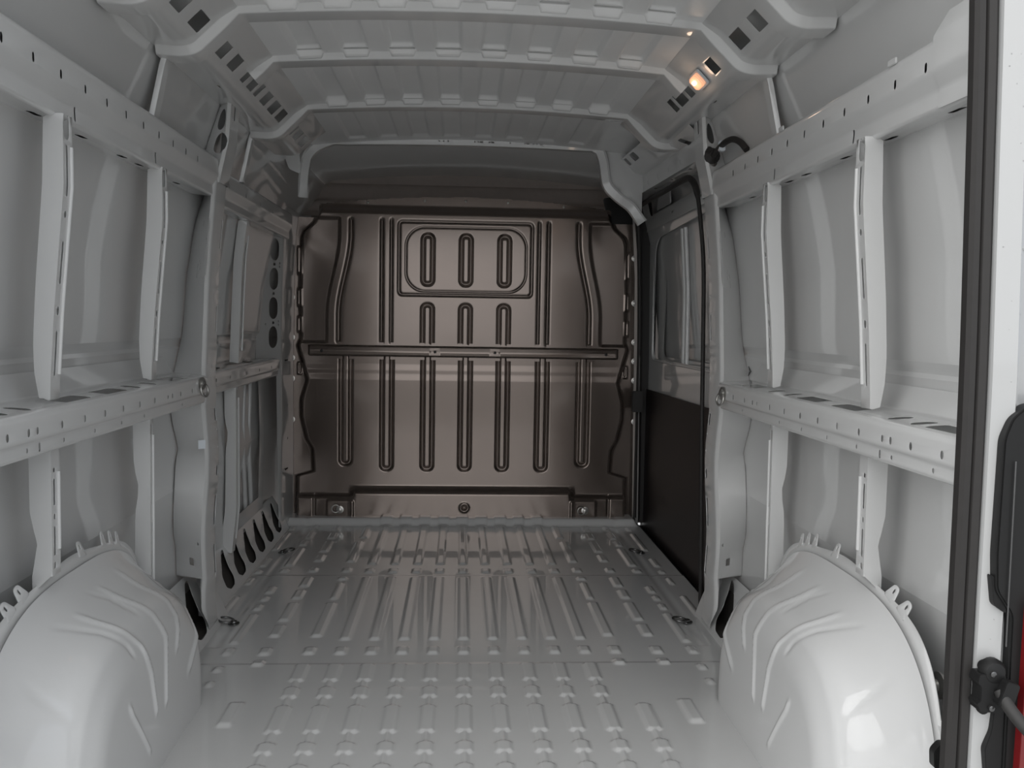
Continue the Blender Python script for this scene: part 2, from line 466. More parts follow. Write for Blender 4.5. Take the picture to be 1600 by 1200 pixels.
def bulk_mask(x, z):
    t = 1.706 - .05 * (np.abs(x) / .76) ** 2
    ok = (z < t) & (x < .932) & (x > -.912) & (z > 0.0)
    ok &= ~((np.abs(x) > .765) & (z > 1.585))
    return ok
bh = thing('bulkhead', 'brown-grey pressed steel bulkhead closing the front end of the load floor', 'bulkhead', (0, 0, 0))
bx = np.arange(-.9135, .9345, .0045); bz = np.arange(0.0, 1.7101, .0045)
grid('pressed_panel', bx, bz, bulk_fn, M['brown'], bh, mask=bulk_mask)
# beam across the middle
hz, hh = .897, .031
def beam_map(u, v):
    P = [(.0, .0), (.018, .006), (.022, .012), (.022, .050), (.018, .056), (0, .062)]
    y, z = np.interp(v, [0, .019, .027, .065, .073, .092], [p[0] for p in P]), np.interp(v, [0, .019, .027, .065, .073, .092], [p[1] for p in P])
    e = float(sstep(np.array((.84 - abs(u)) / .04)))
    cup = 0.004 * float(np.exp(-((v - .046) / .012) ** 2)) * (1 if not any(abs(u - c) < .028 for c in (-.154, .161)) else 0)
    return (u, BHY - .024 * e - (y - cup) * e - .002, hz - .031 + z)
hb = [slot(c, .046, .013, .013) for c in (-.74, -.154, .161, .748)]
beam = sheet('cross_beam', [(-.83, 0), (.845, 0), (.845, .092), (-.83, .092)], hb, beam_map, M['brown'], bh, folds_v=[.019, .027, .038, .046, .054, .065, .073], folds_u=[-.80, -.79, -.185, -.18, -.13, -.125, .13, .135, .185, .19, .79, .80], smooth=30)
for c in (-.74, -.154, .161, .748):
    lathe('beam_hole_shade', [(.008, 0), (.008, .004), (.004, .005)], frame((c, BHY - .0445, hz - .002), (1, 0, 0), (0, 0, 1)), M['plastic'], bh, 10)  # dark discs in place of the shade inside the beam holes
# clips along the beam (narrow tabs where the beads pass under)
for side, zz in ((1, .934), (-1, .861)):
    for i, cx in enumerate((-.617, -.404, -.191, .007, .205, .414, .631)):
        for e in (-.030, .030):
            solid('beam_tab', rect(.026, .016, .003), .006, frame((cx + e, BHY - .029, zz), (1, 0, 0), (0, 0, 1)), M['brown'], bh, .0015)
boltp = [(0, 0), (.017, 0), (.017, -.002), (.011, -.003), (.0105, -.008), (.006, -.010)]
for sgn, L in ((-1, [1.399, 1.170, .961, .854, .746, .530]), (1, [1.406, 1.169, .961, .859, .756, .535])):
    for z in L:
        b = lathe('bolt', [(r, -q) for r, q in boltp], frame((-.901 if sgn < 0 else float(np.interp(z, [.5, 1.4], [.917, .896])), BHY - .0005, z), (1, 0, 0), (0, 0, 1)), M['steel'], bh, 12)
        b['label'] = 'zinc bolt with round washer'
for x in (-.51, -.215, -.002, .219, .513):
    lathe('top_screw', [(.007, 0), (.007, .004), (.004, .006)], frame((x, BHY - .003 , 1.684 - .04 * (x / .76) ** 2), (1, 0, 0), (0, 0, 1)), M['steel'], bh, 8)
# light sealing flange at the foot
def lip_map(u, v): return (u, BHY - .035 + v * .4, .020 + .012 * math.sin(min(1, v / .03) * math.pi / 2))

# ================================================================== UPPER / LOWER RAILS
def prof_obj(name, prof, y0, y1, s, holes, parent, m=None, xoff=None, r=.006, thick=.0018):
    """sheet folded to a (x, z) profile, running along y; hole positions in (y, arc length of the rounded profile)"""
    PR = rounded(prof, r, 3); f, L = along(PR)
    xo = xoff or (lambda y: 0.0)
    def fm(u, v):
        q = f(v); return (s * (q[0] + xo(u)), u, q[1])
    return sheet(name, [(y0, 0), (y1, 0), (y1, L[-1]), (y0, L[-1])], holes(f, L) if holes else [], fm, m or M['paint'], parent, folds_v=list(L), thick=thick)

def v_at(prof_f, L, axis, val, lo=0, hi=None):
    t = np.linspace(lo, hi or L[-1], 400); q = np.array([prof_f(a)[axis] for a in t])
    return float(t[np.argmin(np.abs(q - val))])

UP = [(.872, 1.578), (.806, 1.566), (.800, 1.556), (.800, 1.508), (.816, 1.478), (.814, 1.447), (.822, 1.444), (.892, 1.452), (.896, 1.440)]
def up_holes(f, L):
    H = []
    v1 = v_at(f, L, 1, 1.521); v2 = v_at(f, L, 1, 1.466)
    for k in range(12): H.append(slot(1.492 + .1145 * k, v1, .010, .018))
    for y in (1.932, 2.425): H.append(slot(y, v2, .008, .030))
    v3 = v_at(f, L, 0, .858, lo=v2)
    for y in (1.60, 1.85, 2.07, 2.31, 2.43, 2.74): H.append(slot(y, v3, .050, .016))
    return H
def make_upper(s, side):
    t = thing('upper_wall_rail', f'long perforated upper wall rail above the tall posts on the {side} wall', 'wall rail', (0, 0, 0))
    prof_obj('rail_face', UP, REAR + .02, 2.98, s, up_holes, t)
    for y in ((2.34, 1.735) if s > 0 else ()):
        solid('edge_clip', rect(.032, .012, .003), .004, frame((s * .797, y, 1.567), (0, 1, 0), (0, 0, 1)), M['paint'], t, .001)
    return t
make_upper(-1, 'left'); make_upper(1, 'right')

MP = [(.935, .935), (.905, .885), (.835, .880), (.806, .876), (.800, .868), (.800, .828), (.808, .822), (.808, .800), (.812, .794), (.850, .790)]
def mid_holes(f, L):
    H = []; vt = v_at(f, L, 0, .845, hi=.15); v1 = v_at(f, L, 1, .843, lo=.13); v2 = v_at(f, L, 1, .809, lo=.13)
    for a, b in ((1.49, 1.60), (1.885, 2.02), (2.10, 2.235), (2.55, 2.68)):
        H.append(box2((a + b) / 2, vt, b - a, .046, .008))
    for y in (1.64, 1.73, 2.31, 2.43): H.append(slot(y, vt, .034, .050))
    for k in range(12):
        y = 1.49 + .108 * k
        if abs(y - 1.71) < .05: H += [slot(1.676, v1, .011, .015), slot(1.710, v1, .010, .014)]
        elif abs(y - 2.46) < .04: H += [slot(2.46, v1, .010, .010), slot(2.498, v1, .010, .014)]
        else: H.append(slot(y, v1, .011, .015))
    H.append(slot(1.734, v2, .009, .018))
    for y in (1.53, 1.685, 1.839, 1.993, 2.147, 2.30, 2.61): H.append(slot(y, v2, .009, .009))
    return H
def make_mid(s, side):
    t = thing('middle_wall_rail', f'waist-high box rail with dark slots in its ledge along the {side} wall', 'wall rail', (0, 0, 0))
    prof_obj('rail_face', MP, REAR + .02, 2.84, s, mid_holes, t)
    return t
make_mid(-1, 'left'); make_mid(1, 'right')

# ================================================================== WALL POSTS
def make_post(s, y0, wid, z0, z1, xi, xo, label, holes, kink=None, cup=False, z_in=None, name='wall_post', yb=0.0, taper=True):
    """folded post: web facing the doors, slotted inboard face, front web"""
    t = thing(name, label, 'wall post', (0, 0, 0))
    # v: 0 rear flange .. web .. face .. front web
    D = .045
    V = [0, D - .004, D + .004, D + wid - .004, D + wid + .004, 2 * D + wid]
    def fm(u, v):      # u = z
        a = xi(u); b = a + xo(u)
        k = kink(u) if kink else 0.0
        tp = 1.0
        b2 = b - k
        yy0 = y0 + yb * (1 - (u - z0) / (z1 - z0))
        if v <= D: return (s * (b2 + (a - b2) * v / D), yy0 + .006 * (1 - v / D), u)
        if v <= D + wid: return (s * a, yy0 + (v - D), u)
        return (s * (a + (b2 - a) * (v - D - wid) / D), yy0 + wid, u)
    zs = list(np.linspace(z0, z1, 22))
    end0 = .020 if taper else -.035 if z0 > .4 else 0
    outer = [(z0, D - .002), (z0 + (.004 if taper else end0), 0), (z1 - end0 * .4, 0), (z1, D * .4), (z1, D + wid), (z1 - .02, 2 * D + wid), (z0 + .02, 2 * D + wid), (z0, D + wid)]
    sheet('post_channel', outer, holes(D, wid), fm, M['paint'], t, folds_v=[V[2], D + wid], folds_u=zs, thick=.0022, smooth=40)
    # raised bead along the slotted face
    def bead(v): return [fm(z, v) for z in np.linspace(z0 + .05, z1 - .06, 24)]
    tube('edge_bead', [(p[0] - s * .001, p[1], p[2]) for p in bead(D + wid - .006)], .0045, M['paint'], t, 8)
    return t
xiU = lambda z: float(np.interp(z, [.90, .94, 1.06, 1.17, 1.31, 1.44], [.833, .831, .823, .813, .800, .800]))
xoU = lambda z: float(np.interp(z, [.885, .90, .945, 1.0, 1.12, 1.31, 1.44], [.853, .856, .863, .864, .857, .841, .837])) - xiU(z)
def up_slots(D, wid):
    c = D + wid * .45
    return [slot(1.34, c, .10, .010), slot(1.255, c, .014, .012), slot(1.16, c, .085, .010), slot(1.065, c, .018, .012), slot(.98, c, .09, .010), slot(1.425, c, .05, .026)]
for s, side in ((-1, 'left'), (1, 'right')):
    make_post(s, 1.835, .045, .888, 1.448, xiU, xoU, f'tall slotted post nearest the rear doors, standing on the {side} wall ledge', up_slots)
    make_post(s, 2.462, .042, .888, 1.450, lambda z: xiU(z) + .012, xoU, f'tall slotted post nearer the wide body pillar, standing on the {side} wall ledge', up_slots)
xiD = lambda z: float(np.interp(z, [.10, .50, .80], [.842, .839, .838]))
def kinkD(z): return float(np.interp(z, [.2, .50, .53, .597, .62, .66, .8], [0, .004, .004, .015, .009, .001, 0]))
def lo_slots(D, wid):
    c = D + wid * .4
    return [slot(.70, c, .055, .009), slot(.745, c, .010, .010), slot(.60, c, .060, .009), slot(.65, c, .012, .008), slot(.55, c, .014, .008), slot(.48, c, .060, .009), slot(.42, c, .012, .010)]
for s, side in ((-1, 'left'), (1, 'right')):
    make_post(s, 1.845, .040, .530, .800, xiD, lambda z: .044, f'short slotted post under the rail, behind the {side} wheel arch', lo_slots, kinkD, name='lower_wall_post', taper=False)
    make_post(s, 2.455, .030, .12, .800, lambda z: xiD(z) + .010, lambda z: .044, f'narrow lower post under the rail, in front of the {side} wheel arch', lambda D, w_: [slot(.66, D + w_ * .5, .22, .006), slot(.38, D + w_ * .5, .24, .006)], kinkD, name='lower_wall_post', taper=False)

# ================================================================== DOORWAY PILLARS
def make_pillar(s, side):
    t = thing('body_pillar', f'wide folded pillar between rear and front bays of the {side} wall', 'pillar', (0, 0, 0))
    ye = lambda z: float(np.interp(z, [0, .14, .30, .42, .50, .63, .72, .80, .95, 1.2, 1.36, 1.46], [3.00, 3.02, 3.02, 2.96, 2.93, 3.01, 2.95, 2.92, 3.01, 3.03, 3.05, 3.10]))
    xo = lambda z: float(np.interp(z, SKZ, SKX)) - .004
    xi = lambda z: float(np.interp(z, [0, .5, .9, 1.3, 1.5, 1.6, 1.75], [.845, .828, .822, .812, .805, .800, .790]))
    yi = lambda z: float(np.interp(z, [0, .12, .6, .9, 1.2, 1.5, 1.75], [3.00, 2.95, 2.93, 2.90, 2.92, 2.98, 2.99])) + (.018 * math.sin(z * 13) if .2 < z < .8 else 0)
    V = [0, .17, .19, .31, .33, .43]
    def fm(z, v):
        a, b, y = xi(z), xo(z), yi(z)
        pts = [(b, ye(z)), (a + .010, y - .010), (a, y + .006), (a, y + .115), (a + .012, y + .13), (a + .075, y + .16)]
        return (s * np.interp(v, V, [p[0] for p in pts]), np.interp(v, V, [p[1] for p in pts]), z)
    c = .25
    holes = [box2(.262, .105, .026, .028, .004), slot(.42, c + .045, .10, .022), slot(.55, c + .04, .035, .022), slot(.66, c + .045, .16, .02) if False else slot(.74, c + .045, .045, .02),
             slot(.25, c + .045, .11, .018), slot(1.33, c + .045, .10, .012), slot(1.05, c + .045, .09, .012), slot(.33, .15, .012, .008), slot(1.50, .30, .02, .008)]
    holes += [slot(z, c + .05, .010, .008) for z in (.63, .69, .88, 1.15, 1.22)]
    outer = [(.20, 0), (1.46, 0), (1.50, .17), (1.50, .43), (.02, .43), (.02, .20), (.10, .17), (.21, .16)]
    sheet('pillar_sheet', outer, holes, fm, M['paint'], t, folds_v=[.05, .10, .14, .17, .18, .19, .31, .32, .33], folds_u=list(np.linspace(.03, 1.49, 50)), thick=.0025, smooth=45)
    # overlapped, spot-welded reinforcement plate on the rear-facing web
    def fp(z, v):
        p = fm(z, v); return (p[0] - s * .004, p[1] - .005, p[2])
    sheet('weld_plate', rounded([(1.18, .085), (1.37, .10), (1.37, .168), (1.18, .168)], .012, 4, True), [slot(1.30, .15, .02, .006), slot(1.22, .11, .016, .006)], fp, M['paint'], t, folds_v=[.12, .14], folds_u=list(np.linspace(1.2, 1.34, 5)), thick=.003)
    # upper part of the pillar with two oval openings
    def fu(z, v):
        xk = float(np.interp(z, SKZ, SKX)) - .003; xin = float(np.interp(z, [1.50, 1.62, 1.75], [.800, .772, .762]))
        pts = [(xk, 3.03), (xin + .008, 2.985), (xin, 2.995), (xin, 3.10), (xin + .06, 3.14)]
        VV = [0, .08, .09, .19, .25]
        return (s * np.interp(v, VV, [p[0] for p in pts]), np.interp(v, VV, [p[1] for p in pts]), z)
    def vx(z, x):
        xk = float(np.interp(z, SKZ, SKX)) - .003; xin = float(np.interp(z, [1.50, 1.62, 1.75], [.800, .772, .762])) + .008
        return .08 * (xk - x) / (xk - xin)
    sheet('upper_pillar', [(1.49, 0), (1.755, 0), (1.775, .08), (1.775, .25), (1.49, .25)], [slot(1.690, vx(1.69, .792), .066, .052), slot(1.614, vx(1.614, .797), .066, .052), slot(1.72, .14, .05, .014)], fu, M['paint'], t, folds_v=[.08, .09, .19], folds_u=[1.52, 1.55, 1.58, 1.62, 1.66, 1.7, 1.74], thick=.0025)
    # pale quad below the rail in place of a blue-white reflection
    if s < 0: obj('reflection_patch', [(s * (xi(.655) + .004 * (1 - 0)), yi(.655) - .014 - .004, .640), (s * (xi(.655) + .022), yi(.655) - .034, .640), (s * (xi(.655) + .022), yi(.655) - .034, .668), (s * (xi(.655) + .004), yi(.655) - .018, .668)], [(0, 1, 2, 3)], M['pale_grey'], t, 0, .0006)
    return t
for s, side in ((-1, 'left'), (1, 'right')): make_pillar(s, side)

# frames running up to the roof bow at the second post
for s, side in ((-1, 'left'), (1, 'right')):
    t = thing('upper_wall_frame', f'slotted upright frame strip between the upper rail and the roof bow, {side} wall', 'wall frame', (0, 0, 0))
    def fm(z, v):
        x = np.interp(z, [1.56, 1.70, 1.735, 1.75], [.822, .792, .782, .76])
        P = [(0, .012), (.004, 0), (.040, 0), (.045, .014), (.07, .016)]
        return (s * (x + np.interp(v, [0, .012, .045, .058, .08], [p[1] for p in P])), 2.425 + np.interp(v, [0, .012, .045, .058, .08], [p[0] for p in P]), z)
    sheet('frame_strip', [(1.56, 0), (1.75, 0), (1.75, .08), (1.56, .08)], [slot(1.635, .051, .11, .007)], fm, M['paint'], t, folds_v=[.012, .045, .058], folds_u=list(np.linspace(1.58, 1.74, 9)))
# ================================================================== ROOF SIDE RAILS with square openings
CT = [(.806, 1.742), (.735, 1.739), (.706, 1.746), (.640, 1.810), (.596, 1.842)]
def ct_obj(s, y0, y1, sq, t):
    PR = rounded(CT, .012, 4); f, L = along(PR)
    va, vb = v_at(f, L, 0, .688), v_at(f, L, 0, .654)
    H = []
    for a, b in sq:
        H.append(box2((a + b) / 2, (va + vb) / 2, b - a, vb - va, .004))
    H.append(slot(2.78, v_at(f, L, 0, .745), .03, .006))
    yb = [y0, y1]
    sheet('rail_sheet', [(y0, 0), (y1, 0), (y1, L[-1]), (y0, L[-1])], H, lambda u, v: (s * f(v)[0], u, f(v)[1]), M['paint'], t, folds_v=list(L), folds_u=list(np.arange(y0, y1, .3)))
SQL = [(1.56, 1.645), (1.80, 1.885), (1.95, 2.02), (2.125, 2.21), (2.272, 2.355), (2.51, 2.583), (2.636, 2.71), (2.79, 2.832), (2.87, 2.935), (2.962, 3.00), (3.05, 3.125), (3.168, 3.255), (3.292, 3.378), (3.56, 3.60), (3.63, 3.71), (3.755, 3.845)]
SQR = [(1.56, 1.645), (1.80, 1.885), (1.95, 2.02), (2.125, 2.20), (2.262, 2.345), (2.508, 2.578), (2.79, 2.845), (2.87, 2.965), (2.99, 3.04)]
t = thing('roof_side_rail', 'sloping roof edge rail with a row of square openings, left side', 'roof rail'); ct_obj(-1, 1.40, 3.90, SQL, t)
t = thing('roof_side_rail', 'sloping roof edge rail with square openings and the lamp, right side', 'roof rail'); ct_obj(1, 1.40, 3.60, SQR, t)

# ================================================================== ROOF BOWS
def path_bow(wide=True):
    if wide: P = [(.800, 1.742), (.735, 1.739), (.706, 1.746), (.645, 1.805), (.605, 1.846)]
    else: P = [(.664, 1.788), (.645, 1.805), (.605, 1.846)]
    arc = [(x, 1.872 - .024 * (x / .61) ** 2) for x in np.linspace(.58, -.58, 25)]
    return rounded(P, .02, 4) + arc + [(-a, b) for a, b in rounded(P, .02, 4)][::-1]
def make_bow(yc, wide, label, slots=True, w_=.036, h=.022):
    t = thing('roof_bow', label, 'roof bow', (0, 0, 0))
    P = path_bow(wide); f, L = along(P); T = L[-1]
    V = [0, .022, .030, .052, .056, .056 + 2 * w_ - .008, .060 + 2 * w_ - .008]
    ve = V[-1]; V += [ve + .022, ve + .044]
    a = [-.048 - w_ + .012, -.028 - w_ + .012, -.02 - w_ + .01, -w_, -w_ + .004, w_ - .004, w_, w_ + .010, w_ + .030]
    b = [-.001, -.001, .002, h - .003, h, h, h - .003, 0, -.001]
    V = [0]
    for i in range(1, len(a)): V.append(V[-1] + math.hypot(a[i] - a[i-1], b[i] - b[i-1]))
    def fm(u, v):
        p = f(u); d = f(min(T, u + .004)) - f(max(0, u - .004)); d = d / (np.linalg.norm(d) + 1e-9)
        n = np.array([d[1], -d[0]])            # along the path from +x to -x: turn towards the inside
        if n[1] > 0: n = -n
        bb = np.interp(v, V, b); aa = np.interp(v, V, a)
        return (p[0] + n[0] * bb, yc + aa, p[1] + n[1] * bb)
    H = []
    vf = (V[-2] + V[-1]) / 2; vn = (V[0] + V[1]) / 2
    if wide and slots:
        for e in (0, 1):
            for c, l in ((.10, .05), (.178, .055)):
                u = c if not e else T - c
                H.append(slot(u, vf, l, .016)); 
    rr = random.Random(int(yc * 100))
    u = .27
    while u < T - .27:
        H.append(slot(u, vf, rr.choice([.006, .006, .010, .016]), .006)); u += rr.choice([.035, .07, .11])
    sheet('bow_channel', [(0, 0), (T, 0), (T, V[-1]), (0, V[-1])], H, fm, M['roof'] if False else M['paint'], t, folds_v=V[1:-1], folds_u=list(L[1:-1]), thick=.0015, smooth=45)
    return t
make_bow(1.72, True, 'roof bow nearest the rear doors, above the top of the picture')
make_bow(2.055, True, 'second roof bow, only its two ends show at the top of the picture')
make_bow(2.43, True, 'widest full roof bow in view, lamp just in front of its right end')
make_bow(2.86, False, 'roof bow second from the top, its ends stopping short of the walls')
make_bow(3.47, True, 'third full roof bow from the top, just before the front roof header', w_=.03)

# front header frame around the cab opening
t = thing('roof_header', 'front roof header framing the dark cab opening above the bulkhead', 'roof header')
HPr = rounded([(.815, 1.53), (.76, 1.605), (.705, 1.640), (.648, 1.690), (.632, 1.80), (.610, 1.855), (.57, 1.872)], .03, 6)
HPl = rounded([(.748, 1.60), (.745, 1.70), (.730, 1.79), (.690, 1.835), (.64, 1.860), (.60, 1.872)], .03, 6)
HPath = HPr + [(x, 1.882 - .012 * (x / .6) ** 2) for x in np.linspace(.53, -.55, 13)] + [(-a, b) for a, b in HPl][::-1]
f_, L_ = along(HPath); T_ = L_[-1]
def hm(u, v):
    p = f_(u); d = f_(min(T_, u + .006)) - f_(max(0, u - .006)); d = d / (np.linalg.norm(d) + 1e-9)
    n = np.array([-d[1], d[0]]);
    if n[1] > 0 and abs(p[0]) < .6: n = -n
    c = np.array([0, 1.5]) - p; n = n if n @ c > 0 else -n
    a = np.interp(v, [0, .02, .052, .08], [-.02, 0, .004, .03]); b = np.interp(v, [0, .02, .052, .08], [-.004, 0, .032, .034])
    yy = 4.15
    return (p[0] + n[0] * b, yy + a, p[1] + n[1] * b)
hh_ = []
for u in (.42, .45, .47, .60, .62, .635, .66, .675, .74, .82, .835, .87, .885, .90, 1.02, 1.04, 1.06): hh_.append(slot(u + .08, .036, random.choice([.006, .006, .014]), .006))
sheet('header_frame', [(0, 0), (T_, 0), (T_, .08), (0, .08)], hh_, hm, M['paint'], t, folds_v=[.02, .052], folds_u=list(L_[1:-1]), thick=.002)
sheet('header_cheek', rounded([(4.17, 1.86), (4.17, 1.62), (4.50, 1.50), (4.78, 1.50), (4.78, 1.86)], .02, 3, True), [], lambda u, v: (-(np.interp(v, [1.5, 1.6, 1.7, 1.8, 1.86], [.905, .890, .872, .82, .76])), u, v), M['paint'], t, folds_v=[1.55, 1.6, 1.65, 1.7, 1.75, 1.8], thick=.002)
sheet('header_corner', [(.800, 1.545), (.76, 1.605), (.705, 1.640), (.650, 1.690), (.634, 1.80), (.612, 1.855), (.612, 1.90), (.93, 1.90), (.93, 1.68), (.800, 1.66)], [], lambda u, v: (u, 4.158 + .5 * max(0, u - .80), v), M['paint'], t, thick=.002, folds_u=[.80])
solid('gusset_bracket', rounded([(-.045, .05), (.035, .06), (.04, -.07), (-.01, -.05)], .012, 3, True), .004, frame((-.775, 4.10, 1.765), (1, .1, 0), (0, 0, 1)), M['paint'], t, .001)

# ================================================================== WALL FRONT: dark cab side above the bulkhead
wf = sheet('wall_front', [(-1.0, -.05), (1.05, -.05), (1.05, 1.9), (-1.0, 1.9)], [], lambda u, v: (u, 5.16, v), M['cab'])
tag(wf, kind='structure')
PRS = rounded([(0, 1.60), (.14, 1.64), (.17, 1.70), (.24, 1.72), (.27, 1.80), (.34, 1.84)], .02, 4); fs, Ls = along(PRS)
sheet('cab_shelf', [(-.90, 0), (.90, 0), (.90, Ls[-1]), (-.90, Ls[-1])], [], lambda u, v: (u, 4.865 + fs(v)[0], fs(v)[1]), M['cab'], wf, folds_v=list(Ls))
for s in (-1, 1):
    sheet('cab_side_lining', [(4.85, 1.5), (5.2, 1.5), (5.2, 1.85), (4.85, 1.85)], [], lambda u, v: (s * (.90 - .1 * (v - 1.5)), u, v), M['cab'], wf)

# ================================================================== LEFT FRONT BAY
t = thing('front_bay_upper_rail', 'upper rail in the shaded front bay of the left wall', 'wall rail')
UPF = [(x + .045, z) for x, z in UP]
prof_obj('rail_face', UPF, 3.10, 4.50, -1, lambda f, L: [slot(y, v_at(f, L, 1, 1.521), .010, .016) for y in (3.3, 3.55, 3.8, 4.05)], t)
t = thing('front_bay_middle_rail', 'short box rail in the front bay of the left wall, under the four-hole pillar', 'wall rail')
MPF = [(x + .095, z - .012 if z < .9 else z) for x, z in MP]
def mfh(f, L):
    vt = v_at(f, L, 0, .94, hi=.15); v1 = v_at(f, L, 1, .832, lo=.13)
    return [box2(3.42, vt, .10, .04, .006), box2(3.95, vt, .12, .04, .006)] + [slot(y, v1, .014, .014) for y in (3.3, 3.5, 3.75, 4.0, 4.25)]
prof_obj('rail_face', MPF, 3.12, 4.44, -1, mfh, t)
xf = lambda z: float(np.interp(z, [.85, 1.1, 1.3, 1.46], [.915, .905, .895, .875]))
make_post(-1, 3.70, .06, .875, 1.45, xf, lambda z: .035, 'tall post in the front bay of the left wall, between rails', lambda D, w_: [slot(1.3, D + w_ / 2, .12, .012), slot(1.05, D + w_ / 2, .16, .012)])
make_post(-1, 3.62, .05, .12, .80, lambda z: float(np.interp(z, [.1, .3, .8], [.925, .905, .905])), lambda z: .045, 'lower post in the front bay of the left wall, pointed at its foot', lambda D, w_: [slot(.45, D + w_ / 2, .5, .006)], kinkD, name='lower_wall_post')
t = thing('front_wall_frame', 'slotted upright strip above the upper rail in the left front bay', 'wall frame')
def ffm(z, v):
    x = np.interp(z, [1.56, 1.70, 1.76], [.835, .805, .79])
    return (-(x + np.interp(v, [0, .012, .045, .06], [.012, 0, 0, .014])), 3.45 + np.interp(v, [0, .012, .045, .06], [0, .004, .04, .05]), z)
sheet('frame_strip', [(1.56, 0), (1.76, 0), (1.76, .06), (1.56, .06)], [slot(1.64, .052, .13, .007)], ffm, M['paint'], t, folds_v=[.012, .045], folds_u=list(np.linspace(1.58, 1.74, 6)))
# inner lower panel with the large opening
t = thing('front_bay_inner_panel', 'lower inner wall panel of the left front bay with a tall dark opening', 'wall panel')
def ipm(u, z): return (-(.955 + .004 * math.sin(z * 9)) , u, z)
sheet('panel_sheet', [(3.16, .12), (4.36, .12), (4.36, .80), (3.16, .80)],
      [rounded([(3.86, .22), (4.26, .22), (4.26, .785), (3.84, .785)], .02, 3, True), slot(3.26, .70, .05, .06), slot(3.26, .585, .05, .06), slot(3.28, .42, .07, .20), slot(3.26, .20, .05, .14)] + [slot(3.27, z, .014, .014) for z in (.64, .52)],
      ipm, M['paint'], t, folds_v=list(np.linspace(.15, .78, 8)))
for y, a in ((4.06, .010), (4.17, -.006)):
    tube('skin_rib', [(-(.976), y + .02 * math.sin(z * 9) , z) for z in np.linspace(.2, .8, 14)], .010, M['paint'], t, 8)
sheet('upper_strip', [(3.14, .86), (3.34, .86), (3.34, 1.47), (3.14, 1.47)], [slot(3.20, 1.30, .02, .09), slot(3.19, 1.02, .025, .08), slot(3.19, 1.13, .012, .012), slot(3.19, .92, .012, .012)], lambda u, z: (-(.93 - .05 * max(0, z - 1.2)), u, z), M['paint'], t, folds_v=[1.2])
# front pillar with four oval openings
t = thing('front_pillar', 'front pillar of the left wall with four oval openings beside the bulkhead', 'pillar')
VP_ = [0, .20, .215, .40]
def cpm(z, v):
    xt = float(np.interp(z, [0, .9, 1.2, 1.5, 1.7], [0, 0, -.004, -.014, -.04]))
    return (-(np.interp(v, VP_, [.972, .905, .898, .893]) + xt), np.interp(v, VP_, [4.28, 4.50, 4.52, 4.795]), z)
H = [slot(z, .140, .105, .075) for z in (1.387, 1.247, 1.107, .967)]
for z in (1.317, 1.037): H += [slot(z, .140, .012, .020), slot(z - .006, .075, .008, .01), slot(z + .008, .185, .008, .012), slot(z - .010, .185, .008, .012)]
H += [slot(1.177, .140, .012, .02)]
H += [slot(z, .30, .012, .02) for z in (.62, .45)]
outer = [(.82, 0), (1.60, 0), (1.60, .40), (.02, .40), (.02, .19), (.78, .17), (.80, .02)]
sheet('pillar_sheet', outer, H, cpm, M['paint'], t, folds_v=[.2, .215], folds_u=[.9, 1.0, 1.1, 1.2, 1.3, 1.4, 1.5], thick=.002)
for z in (.85, .30):
    solid('seam_clip', rect(.06, .006, .002), .004, frame((-.893, 4.60, z), (0, 1, 0), (0, 0, 1)), M['rubber'], t, .001)

# ================================================================== SILL GUSSETS with bean-shaped openings
def bean(u, v, sc=1.0):
    P = [(-.050, -.040), (-.020, -.062), (.022, -.058), (.036, -.030), (.030, .004), (.044, .040), (.064, .066), (.040, .064), (.004, .040), (-.022, .020), (-.046, .000)]
    return rounded([(u + a * 1.5 * sc, v + b * 1.08 * sc) for a, b in P], .014, 3, True)
def gus(s, name, y0, y1, beans, parent, foot=.875, top=.965, h=.165, sc=1.0):
    def fm(u, v):
        t_ = v / .19
        return (s * (foot + (top - foot) * t_ + .012 * math.sin(math.pi * t_) * -1), u, -.003 + h * t_ ** 1.15)
    return sheet(name, [(y0, 0), (y1, 0), (y1, .19), (y0, .19)], [bean(u, .10, sc) for u in beans], fm, M['paint'], parent, folds_v=[.03, .06, .09, .12, .15, .18], folds_u=list(np.arange(y0, y1, .06)), smooth=60, thick=.002)
t = thing('sill_gusset', 'sloping sill of the left front bay with a row of dark bean-shaped openings', 'sill')
gus(-1, 'sill_sheet', 3.20, 4.60, [3.50, 3.685, 3.87, 4.055, 4.24, 4.43], t, .878)
for s, side in ((-1, 'left'), (1, 'right')):
    t = thing('pillar_foot', f'sloping foot of the {side} body pillar with one dark opening', 'sill')
    gus(s, 'foot_sheet', 2.56, 3.22, [2.95], t, .835 if s < 0 else .85, .938, .19, 1.12)
    sheet('foot_shade_sheet', [(2.57, .0), (3.2, .0), (3.2, .20), (2.57, .20)], [], lambda u, v: (s * (.86 + max(0, .085 - v) * -0 + min(.075, v)), u, .003 + max(0, v - .075)), M['shade_fill'], t, folds_v=[.075])  # dark sheet added so the foot opening looks shaded inside
sheet('sill_shade_sheet', [(3.2, 0), (4.6, 0), (4.6, .23), (3.2, .23)], [], lambda u, v: (-(.895 + min(.085, v)), u, .004 + max(0, v - .085)), M['shade_fill'], bpy.data.objects['sill_gusset'])  # dark sheet in place of shade behind the bean-shaped openings

